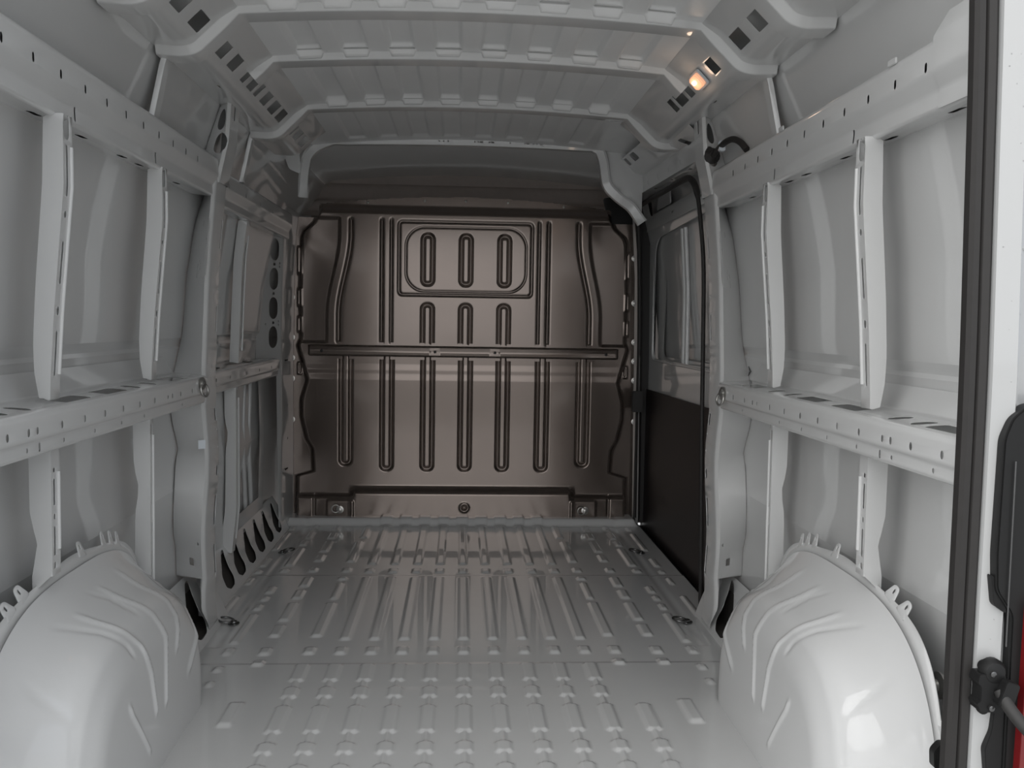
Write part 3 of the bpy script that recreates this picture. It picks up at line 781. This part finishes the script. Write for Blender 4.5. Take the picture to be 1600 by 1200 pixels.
# ================================================================== WHEEL ARCHES
def make_arch(s, side):
    t = thing('wheel_arch', f'glossy grey pressed wheel arch on the {side} side of the floor', 'wheel arch', (0, 0, 0))
    AY, AL, AH, n = 2.02, .47, .500, 3.1
    # section: (x, k) with k the share of the full size
    sec = rounded([(.712, 0.0), (.716, .62), (.742, .765), (.792, .835), (.850, .965), (.862, 1.0)], .055, 7)
    fS, LS = along([(x, k * .48) for x, k in sec])
    U = np.linspace(0, math.pi, 170); W = np.linspace(0, LS[-1], 130)
    xs = np.array([fS(w_)[0] for w_ in W]); ks = np.array([fS(w_)[1] / .48 for w_ in W])
    # pressed lines: (k, y) course, half width, height
    LN = [([.45, .62, .72, .80, 1], [2.32, 2.42, 2.40, 2.36, 2.33], .45, .92, .0055, .0055),
          ([.48, .66, .74, .82, 1], [2.235, 2.266, 2.245, 2.20, 2.13], .48, .94, .006, .0055),
          ([.28, .60, .72, .80, 1], [2.151, 2.163, 2.130, 2.09, 1.99], .27, .92, .006, .0055),
          ([.26, .50, .66, .78, 1], [2.087, 2.055, 2.01, 1.95, 1.825], .26, .90, .006, .0055),
          ([.50, .70, .80, 1], [2.00, 1.95, 1.90, 1.742], .62, .93, .006, -.004),
          ([.5, .7, .85, 1], [2.10, 2.08, 2.04, 1.905], .74, .93, .005, -.003),
          ([.12, .42, .55], [2.045, 1.934, 1.90], .12, .50, .006, .0045),
          ([.5, .74, 1], [1.80, 1.74, 1.66], .76, .93, .006, -.004)]
    def fn(th, w_):
        x = np.interp(w_, W, xs); k = np.interp(w_, W, ks)
        c, sn = np.cos(th), np.sin(th)
        rr = 1.0 / (np.abs(c) ** n + np.abs(sn) ** n) ** (1 / n)
        kf = np.interp(k, [0, .62, .765, .835, .965, 1], [0, .945, .97, .982, .995, 1]); kr = np.interp(k, [0, .62, .765, .835, .965, 1], [0, .56, .70, .80, .965, 1])
        y = AY + c * rr * AL * np.where(c > 0, kf, kr); z = sn * rr * AH * k
        bump = np.zeros_like(th)
        for K, Y, k0, k1, w0, h0 in LN:
            d = y - np.interp(k, K, Y)
            bump = bump + h0 * np.exp(-(d / w0) ** 2) * sstep((k - k0) / .05) * sstep((k1 - k) / .05) * (z > .02)
        cr = sstep((k - .62) / .18)
        x = x - bump * (1 - cr); y = y + bump * cr * c; z = z + bump * cr * sn
        return s * x, y, z
    grid('arch_shell', U, W, fn, M['arch'], t)
    def rim(th, k, x=.863):
        c, sn = math.cos(th), math.sin(th); rr = 1.0 / (abs(c) ** n + abs(sn) ** n) ** (1 / n)
        return (s * (x + .2 * max(0, k - 1)), AY + c * rr * AL * k, sn * rr * AH * k)
    F2 = [(th, 1.045 + .010 * math.sin(th * 9)) for th in np.linspace(.05, math.pi - .05, 120)]
    V = []; Fc = []
    for th, k in F2: V += [rim(th, .995), rim(th, k)]
    for i in range(len(F2) - 1): Fc.append((2*i, 2*i+1, 2*i+3, 2*i+2))
    obj('rim_flange', V, Fc, M['paint'], t, 40, .002)
    for th in (1.05, 1.13, 1.22, 1.47, 2.02, 2.12, 2.55, 2.70):
        p0, p1 = Vector(rim(th, 1.03)), Vector(rim(th, 1.12)); up = (p1 - p0).normalized(); ax = Vector((0, up.z, -up.y))
        Mx = frame(tuple(p0 + up * .010), tuple(ax), tuple(up))
        tb = rounded([(-.020, -.012), (.020, -.012), (.009, .024), (-.009, .024)], .008, 4, True)
        sheet('flange_tab', tb, [slot(0, .010, .006, .012)], lambda u, v: tuple(Mx @ Vector((u, v, 0))), M['paint'], t, thick=.003)
    return t
make_arch(-1, 'left'); make_arch(1, 'right')

# ================================================================== TIE-DOWN RINGS
def ring(label, loc, normal, right, R=.026, m='dsteel', group=None, tilt=.25, two=True):
    t = thing('tie_down_ring', label, 'lashing ring', loc, group)
    fr = frame((0, 0, 0), right, Vector(normal).cross(Vector(right)))
    lathe('ring_base', [(.020, 0), (.020, .003), (.012, .005), (.011, .010), (.006, .012)], fr, M[m], t, 16)
    c = fr @ Vector((R * 1.05, 0, .007))
    pts = [fr @ Vector((R * 1.05 + R * math.cos(a), R * math.sin(a), .008 + tilt * R * (1 + math.cos(a)) * .6)) for a in np.linspace(0, 2 * math.pi, 24, endpoint=False)]
    tube('ring', pts, .0038, M[m], t, 8, closed=True)
    return t
ring('lashing ring in the floor beside the left wheel arch front end', (-.795, 3.13, -.001), (0, 0, 1), (-1, .1, 0))
ring('lashing ring in the floor beside the right wheel arch front end', (.798, 3.131, -.001), (0, 0, 1), (-1, -.2, 0))
ring('lashing ring in the floor near the front left sill openings', (-.815, 4.10, -.001), (0, 0, 1), (1, .1, 0))
ring('lashing ring in the floor by the sliding door threshold', (.825, 4.10, -.001), (0, 0, 1), (-1, .1, 0))
ring('lashing ring on the foot of the bulkhead, left side', (-.640, BHY - .073, .066), (0, -1, 0), (-1, 0, .35), .020, 'steel')
ring('lashing ring on the foot of the bulkhead, right side', (.650, BHY - .073, .066), (0, -1, 0), (-1, 0, 0), .020, 'steel')
ring('lashing ring hanging at the end of the left middle rail', (-.796, 2.76, .858), (1, -.3, 0), (0, 0, -1), .018, 'steel')
ring('lashing ring hanging at the end of the right middle rail', (.796, 2.77, .848), (-1, -.3, 0), (0, 0, -1), .018, 'steel')

# ================================================================== INTERIOR LAMP
t = thing('interior_lamp', 'small lit rectangular lamp on the right roof edge rail', 'lamp', (.669, 2.675, 1.777))
fr = frame((0, 0, 0), (0, 1, 0), (-.70, 0, .70))   # local z points outwards of the rail
nrm = Vector((-.70, 0, -.70)); fr = frame((0, 0, 0), (0, 1, 0), tuple(nrm.cross(Vector((0, 1, 0)))))
solid('lamp_housing', rect(.088, .052, .010), .008, frame((0, 0, 0), (0, 1, 0), tuple(Vector((.7, 0, -.7)))), M['plastic'], t, .002) if False else None
solid('lamp_housing', rect(.090, .054, .010), .007, fr, M['pale_grey'], t, .002)
solid('lamp_lens', rect(.076, .042, .012), .014, fr @ Matrix.Translation((0, 0, .004)), M['lens'], t, .004)
solid('lamp_bulb', rect(.026, .012, .005), .002, fr @ Matrix.Translation((.006, -.003, .0185)), M['bulb'], t, .0005)
ld = bpy.data.lights.new('lamp_light', 'POINT'); ld.energy = .10; ld.color = (1, .72, .52); ld.shadow_soft_size = .02
lo = bpy.data.objects.new('lamp_light', ld); COL.objects.link(lo); lo.parent = t; lo.location = (-.035, 0, -.035)

# cable out of the right pillar opening
def smoothpts_c(P):
    P = [Vector(p) for p in P]; out_ = []
    for i in range(len(P) - 1):
        a, b, c, d = P[max(0, i - 1)], P[i], P[i + 1], P[min(len(P) - 1, i + 2)]
        for k in range(4):
            q = k / 4; out_.append(0.5 * ((2 * b) + (c - a) * q + (2 * a - 5 * b + 4 * c - d) * q * q + (3 * b - a - 3 * c + d) * q ** 3))
    return out_ + [P[-1]]
t = thing('wiring_cable', 'black cable with a grey clip leaving the lower oval opening of the right pillar', 'cable')
tube('cable_run', smoothpts_c([(.800, 3.04, 1.612), (.799, 2.975, 1.614), (.805, 2.94, 1.628), (.812, 2.89, 1.640), (.822, 2.84, 1.640), (.835, 2.80, 1.622), (.845, 2.77, 1.595)]), .010, M['rubber'], t, 10)
lathe('grommet', [(.026, 0), (.026, .008), (.016, .014), (.012, .020)], frame((.798, 2.992, 1.614), (1, 0, 0), (0, 0, 1)) , M['rubber'], t, 16)
solid('cable_clip', rect(.022, .034, .004), .02, frame((.800, 2.92, 1.634), (0, 1, 0), (0, 0, 1)), M['pale_grey'], t, .003)

# ================================================================== SLIDING DOOR (right front bay)
XD = .975
dr = tag(bpy.data.objects.new('door_1', None), kind='structure'); COL.objects.link(dr)
def dm(u, z):
    x = XD + float(np.interp(z, [-.1, .74, .80, .84, 1.48, 1.56, 1.62, 1.85], [0, 0, .0, .0, -.01, -.03, -.045, -.10]))
    return (x, u, z)
dh = [rounded([(3.10, .885), (4.62, .885), (4.62, 1.43), (4.55, 1.49), (3.10, 1.53)], .07, 6, True)]
sheet('door_inner_frame', [(2.98, -.12), (4.80, -.12), (4.80, 1.84), (2.98, 1.84)], dh + [rounded([(3.12, 1.60), (4.60, 1.60), (4.60, 1.75), (3.12, 1.75)], .03, 4, True)], dm, M['paint'], dr, folds_v=[.74, .80, .84, 1.48, 1.56, 1.62])
sheet('door_outer_skin', [(2.95, -.2), (4.85, -.2), (4.85, 1.86), (2.95, 1.86)], [], lambda u, z: (XD + .045 - .06 * max(0, z - .9) , u, z), M['paint'], dr, folds_v=[.9, 1.2, 1.5])
sheet('window_recess', rounded([(3.10, .87), (4.63, .87), (4.63, 1.50), (3.10, 1.55)], .07, 6, True), [rounded([(3.1, .90), (4.50, .90), (4.44, 1.46), (3.1, 1.50)], .06, 6, True)], lambda u, z: (XD + .022 - .02 * max(0, z - 1.2), u, z), M['paint'], dr, folds_v=[1.2])
sheet('door_lower_trim', rounded([(2.99, -.075), (4.775, -.075), (4.775, .715), (2.99, .735)], .03, 4, True), [], lambda u, z: (XD - .008, u, z), M['trim'], dr, thick=.006)['label'] = 'dark brown hardboard lining of the lower door'
tube('trim_edge', [(XD - .012, u, z) for u, z in rounded([(2.99, -.085), (4.785, -.085), (4.785, .72)], .04, 5)], .004, M['paint'], dr, 6)
for y0 in (4.00, 4.06): tube('window_strut', [(XD + .012 - (.0 if z < 1.2 else (z - 1.2) * .06), y0 + .03 * (z - 1.2), z) for z in np.linspace(.88, 1.49, 10)], .011, M['paint'], dr, 8)
tube('window_edge_bead', [(XD - .004, u, z) for u, z in rounded([(3.0, .875), (4.64, .875), (4.64, 1.44), (4.56, 1.50), (3.0, 1.54)], .06, 6)], .006, M['paint'], dr, 8)
sheet('upper_brace', [(3.0, 1.54), (4.66, 1.53), (4.66, 1.60), (3.0, 1.61)], [slot(3.6, 1.575, .05, .01), slot(4.1, 1.57, .05, .01)], lambda u, z: (XD - .045, u, z), M['paint'], dr)
sheet('upper_recess_pad', rounded([(4.20, 1.62), (4.50, 1.62), (4.48, 1.72), (4.24, 1.72)], .02, 3, True), [], lambda u, z: (XD - .03, u, z), M['paint'], dr, thick=.006)
sheet('door_sill', [(3.20, 0), (4.78, 0), (4.78, .12), (3.20, .12)], [], lambda u, v: ((.932 + np.interp(v, [0, .02, .08, .12], [0, .010, .055, .06])), u, -np.interp(v, [0, .02, .08, .12], [.003, .02, .03, .09])), M['plastic'], dr, folds_v=[.02, .08])['label'] = 'black plastic step along the threshold'
# rail above the opening
t = thing('door_header_rail', 'box rail over the sliding door opening, running to the front header', 'roof rail')
def drm(u, v):
    zb = float(np.interp(u, [3.05, 4.3, 4.75], [1.635, 1.665, 1.67]))
    P = [(.66, .19), (.70, .145), (.765, .085), (.80, .075), (.805, 0.0), (.85, -.005), (.93, .02)]
    q = np.interp(v, [0, .05, .13, .17, .245, .29, .37], [p[0] for p in P]); z = np.interp(v, [0, .05, .13, .17, .245, .29, .37], [p[1] for p in P])
    e = float(np.interp(u, [3.05, 4.2, 4.7], [0, 0, .03]))
    return (q + e, u, zb + z)
sheet('header_rail_sheet', [(3.10, .05), (4.70, .05), (4.70, .37), (3.10, .37)],
      [box2(3.30, .15, .06, .05, .01), box2(3.95, .075, .10, .035, .01), box2(4.10, .075, .05, .035, .01)] + [slot(y, .215, .008, .02) for y in (3.45, 3.65, 3.85, 4.05)] + [slot(y, .27, .035, .012) for y in (3.4, 3.7, 4.0)] + [slot(4.3, .20, .012, .03)],
      drm, M['paint'], t, folds_v=[.13, .17, .245, .29], folds_u=list(np.arange(3.2, 4.7, .15)))
# rubber seal of the sliding door opening
seal_pts = [(.884, 3.27, .0), (.868, 3.235, .30), (.856, 3.22, .62), (.853, 3.23, .95), (.852, 3.25, 1.25), (.842, 3.27, 1.42), (.832, 3.30, 1.54), (.828, 3.38, 1.60), (.832, 3.52, 1.618), (.842, 3.9, 1.628), (.852, 4.3, 1.640), (.865, 4.58, 1.640), (.882, 4.66, 1.60), (.898, 4.69, 1.45), (.912, 4.705, 1.1), (.920, 4.715, .7), (.928, 4.725, .3), (.932, 4.73, .03)]
from mathutils.geometry import interpolate_bezier
def smoothpts(P, n=4):
    P = [Vector(p) for p in P]; out = []
    for i in range(len(P) - 1):
        a = P[max(0, i - 1)]; b = P[i]; c = P[i + 1]; d = P[min(len(P) - 1, i + 2)]
        for k in range(n):
            t_ = k / n
            out.append(0.5 * ((2 * b) + (-a + c) * t_ + (2 * a - 5 * b + 4 * c - d) * t_ ** 2 + (-a + 3 * b - 3 * c + d) * t_ ** 3))
    return out + [P[-1]]
t = thing('sliding_door_seal', 'black rubber seal around the sliding door opening', 'door seal')
tube('seal_loop', smoothpts(seal_pts), [.008] * 24 + [.012] * 45, M['rubber'], t, 10)
solid('seal_bumper', rect(.055, .11, .008), .03, frame((.905, 4.690, .655), (1, 0, 0), (0, 0, 1)), M['rubber'], t, .004)
# front jamb of the door opening
t = thing('front_jamb', 'narrow grey jamb between the bulkhead and the sliding door seal', 'pillar')
sheet('jamb_sheet', [(0, 0), (1.62, 0), (1.62, .12), (0, .12)], [], lambda z, v: (.895 + .022 * (1 - z / 1.62) + .10 * v - max(0, z - 1.3) * .05, 4.795 - .8 * v, z), M['paint'], t, folds_u=[1.3])
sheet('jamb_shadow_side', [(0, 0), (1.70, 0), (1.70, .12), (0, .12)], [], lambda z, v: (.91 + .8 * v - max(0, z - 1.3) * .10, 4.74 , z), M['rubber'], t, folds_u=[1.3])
sheet('corner_liner', rounded([(.76, 1.57), (.96, 1.57), (.96, 1.75), (.72, 1.72)], .02, 3, True), [], lambda u, v: (u, 4.815, v), M['plastic'], t)

# ================================================================== REAR DOOR FRAME, SEAL AND BODY OUTSIDE
seal = thing('rear_door_seal', 'wide black ribbed rubber seal along the right edge of the rear opening', 'door seal')
loop = rounded([(.788, -.03), (.789, .33), (.790, .97), (.779, 1.50), (.770, 1.72), (.55, 1.90), (-.55, 1.90), (-.770, 1.72), (-.779, 1.50), (-.790, .97), (-.789, .33), (-.788, -.03)], .12, 8, True)
sec = [(-.018, -.012), (-.018, .004), (-.013, .011), (-.004, .012), (-.001, .007), (.002, .012), (.012, .015), (.018, .010), (.018, -.012)]
def seal_sweep():
    P = [np.array(p) for p in loop]; N = len(P); V = []; Fc = []
    for i, p in enumerate(P):
        d = P[(i + 1) % N] - P[i - 1]; d = d / np.linalg.norm(d); n = np.array([d[1], -d[0]])
        if n @ (p - np.array([0, .9])) < 0: n = -n
        for a, b in sec: V.append((p[0] + n[0] * a + n[0] * .018, REAR - b, p[1] + n[1] * a + n[1] * .018))
    k = len(sec)
    for i in range(N):
        for j in range(k - 1): Fc.append((i*k + j, i*k + j + 1, ((i+1) % N)*k + j + 1, ((i+1) % N)*k + j))
    return obj('seal_loop', V, Fc, M['rubber'], seal, 25)
seal_sweep()
for s, side in ((-1, 'left'), (1, 'right')):
    t = thing('rear_body_pillar', f'white painted body pillar outside the {side} edge of the rear opening', 'pillar')
    # (offset outward, y) section, from the seal to the outer body side
    V = [0, .012, .045, .060, .100, .115, .16, .24]
    A = [.0, .006, .040, .052, .090, .100, .125, .135]
    B = [.012, -.012, -.020, -.010, -.004, .010, .02, .10]
    def fm(z, v):
        x0 = float(np.interp(z, [-.5, .33, .97, 1.5, 1.72, 1.9], [.818, .819, .823, .812, .806, .75]))
        tuck = float(sstep(np.array((z - .55) / .1))) * float(sstep(np.array((.96 - z) / .06)))
        return (s * (x0 + np.interp(v, V, A)), REAR - .006 + np.interp(v, V, B) + tuck * .012 * (v > .05), z)
    outer = [(-.5, 0), (1.9, 0), (1.9, .24), (-.5, .24)]
    holes = [slot(.555, .082, .011, .009), slot(.515, .080, .011, .009)]
    sheet('pillar_shell', outer, holes, fm, M['white'], t, folds_v=V[1:-1], folds_u=list(np.linspace(-.4, 1.85, 40)), thick=.002, smooth=50)
    for z, dx in ((1.395, .02), (1.185, .0)):
        tube('panel_step', [fm(z + .018 * k / 6, .05 + .012 * k) for k in range(8)], .003, M['white'], t, 6)
    # inner closing sheet between frame and wall rails
    sheet('inner_closing_sheet', [(-.05, 0), (1.86, 0), (1.86, .16), (-.05, .16)], [], lambda z, v: (s * (float(np.interp(z, [-.05, .97, 1.5, 1.57, 1.62, 1.72, 1.86], [.815, .812, .800, .800, .822, .815, .74])) + v * .8), REAR + .006 + .0 * v, z), M['paint'], t, folds_u=[.97, 1.5, 1.57, 1.62, 1.72])
    # rain drops
    if s > 0:
        DV = []; Fc = []
        rr = random.Random(3)
        for _ in range(90):
            z = rr.uniform(.5, 1.6); v = rr.uniform(.02, .055) if rr.random() < .5 else rr.uniform(.06, .10)
            p = Vector(fm(z, v)); r = rr.uniform(.0008, .0019); b = len(DV)
            DV.append(p + Vector((0, -r * 1.0, 0)))
            for k in range(7): DV.append(p + Vector((r * math.cos(k * math.tau / 7), -r * .3, r * math.sin(k * math.tau / 7))))
            for k in range(7): Fc.append((b, b + 1 + k, b + 1 + (k + 1) % 7))
        d = obj('rain_drops', DV, Fc, M['water'], t, 80); d['kind'] = 'stuff'
# rear roof header
t = thing('rear_header', 'grey header sheet over the rear opening, above the picture', 'roof header')
sheet('header_sheet', [(-.80, 0), (.80, 0), (.80, .12), (-.80, .12)], [], lambda u, v: (u, REAR + .004, 1.92 - .10 * (abs(u) / .8) ** 4 + v - .06), M['paint'], t, folds_u=list(np.linspace(-.75, .75, 16)))
t = thing('corner_reinforcement', 'folded corner plate at the rear end of the right upper rail', 'bracket')
PC = rounded([(.804, 1.600), (.796, 1.566), (.796, 1.508), (.812, 1.478), (.810, 1.443)], .006, 3); fc_, Lc_ = along(PC)
sheet('corner_plate', [(1.43, 0), (1.54, 0), (1.575, .035), (1.575, Lc_[-1]), (1.43, Lc_[-1])], [], lambda u, v: (fc_(v)[0], u, fc_(v)[1]), M['paint'], t, folds_v=list(Lc_), thick=.003)
sheet('corner_gap_shade', [(1.43, 1.58), (1.60, 1.575), (1.43, 1.66)], [], lambda u, v: (.835 + (1.66 - v) * -.1, u, v), M['rubber'], t)  # dark triangle standing in for the shaded gap above the rail end

# tail lamp
t = thing('tail_lamp', 'tall tail lamp with black housing and red lens at the right picture edge', 'tail lamp')
def hous(z0, z1, x0, x1, name, m, y, d, r=.02, poly=None):
    P = poly or [(x0, z0), (x1, z0), (x1, z1), (x0, z1)]
    return solid(name, rounded(P, r, 5, True), d, frame((0, y, 0), (1, 0, 0), (0, 0, 1)), m, t, .003)
hous(0, 0, 0, 0, 'lamp_housing', M['plastic'], REAR - .012, .028, .01, [(.868, .20), (.96, .20), (.96, .945), (.878, .940), (.852, .918), (.840, .885), (.837, .70), (.840, .64), (.868, .60)])
hous(0, 0, 0, 0, 'housing_tongue', M['plastic'], REAR - .014, .02, .006, [(.840, .615), (.862, .600), (.858, .645), (.834, .665)])
hous(0, 0, 0, 0, 'red_lens', M['red'], REAR - .022, .034, .006, [(.881, .20), (.950, .20), (.950, .66), (.887, .62)])
hous(0, 0, 0, 0, 'lower_housing', M['plastic'], REAR - .014, .02, .006, [(.846, .30), (.868, .29), (.868, .455), (.852, .46), (.848, .405), (.838, .375)])
tube('housing_seam', [(.858, REAR - .044, z) for z in np.linspace(.55, .85, 8)], .0012, M['dsteel'], t, 6)

# door check with arm
t = thing('door_check', 'black door check bracket with a grey sleeved arm on the right rear pillar', 'door check')
pr = REAR - .03
solid('check_body', rounded([(-.026, -.040), (.022, -.042), (.024, .036), (-.030, .038), (-.034, .020), (-.026, .012), (-.026, -.018), (-.034, -.022)], .004, 3, True), .034, frame((.838, pr + .005, .490), (1, 0, 0), (0, 0, 1)), M['plastic'], t, .003)
tb = lathe('pivot_cover', [(.026, 0), (.026, .012), (.020, .022), (.008, .026)], frame((.840, pr - .008, .530), (1, 0, 0), (0, 0, 1)), M['plastic'], t, 20)
for dz in (-.030, .040): lathe('check_screw', [(.006, 0), (.006, .006), (.003, .007)], frame((.832, pr - .030, .490 + dz), (1, 0, 0), (0, 0, 1)), M['dsteel'], t, 10)
lathe('mount_ear', [(.012, 0), (.012, .008), (.008, .012)], frame((.830, pr + .0, .536), (1, 0, 0), (0, 0, 1)), M['plastic'], t, 14)
lathe('mount_ear', [(.012, 0), (.012, .008), (.008, .012)], frame((.832, pr + .0, .448), (1, 0, 0), (0, 0, 1)), M['plastic'], t, 14)
solid('arm_knuckle', rounded([(-.016, -.03), (.016, -.03), (.018, .02), (-.012, .022)], .006, 3, True), .03, frame((.858, pr - .02, .497), (1, 0, -.25), (0, 0, 1)), M['plastic'], t, .003)
tube('sleeved_arm', smoothpts([(.850, pr - .030, .494), (.853, pr - .045, .478), (.860, pr - .065, .460), (.870, pr - .09, .442), (.888, pr - .13, .418), (.925, pr - .19, .385)], 5), [.0125] * 26, M['hose'], t, 14)

for ch in t.children:                      # set the whole check a little smaller and lower about its own centre
    ch.data.transform(Matrix.Translation((.836, pr, .478)) @ Matrix.Scale(.80, 4) @ Matrix.Translation((-.838, -pr, -.490)))
# dark clips behind the right wheel arch
t = thing('wiring_clips', 'black plastic clips low down between the wheel arch and the rear pillar', 'clip')
for z in (.285, .225):
    solid('clip_body', rounded([(-.02, -.022), (.018, -.018), (.022, .02), (-.008, .026), (-.022, .010)], .006, 3, True), .02, frame((.862, 1.56, z), (1, 0, 0), (0, 0, 1)), M['plastic'], t, .003)
t = thing('drain_plug', 'round metal plug in the skin behind the right wheel arch', 'plug')
lathe('plug_disc', [(.026, 0), (.026, .004), (.012, .008), (.010, .014), (.004, .016)], frame((.912, 1.66, .37), (0, 1, 0), (0, .0, -1)), M['steel'], t, 16)

GROUPS = {'roof_bow': 'roof bows across the ceiling', 'wall_post': 'upper wall posts between the rails', 'lower_wall_post': 'lower wall posts under the middle rail',
          'tie_down_ring': 'lashing rings around the load space', 'wheel_arch': 'pair of rear wheel arches', 'upper_wall_rail': 'upper wall rails', 'middle_wall_rail': 'middle wall rails',
          'body_pillar': 'pair of wide body pillars', 'upper_wall_frame': 'frame strips above the upper rails', 'roof_side_rail': 'roof side rails with square openings',
          'pillar_foot': 'sloping feet of the body pillars', 'rear_body_pillar': 'body pillars beside the rear opening'}
for o in bpy.data.objects:
    if o.parent is None and 'label' in o:
        g_ = GROUPS.get(o.name.split('.')[0])
        if g_: o['group'] = g_
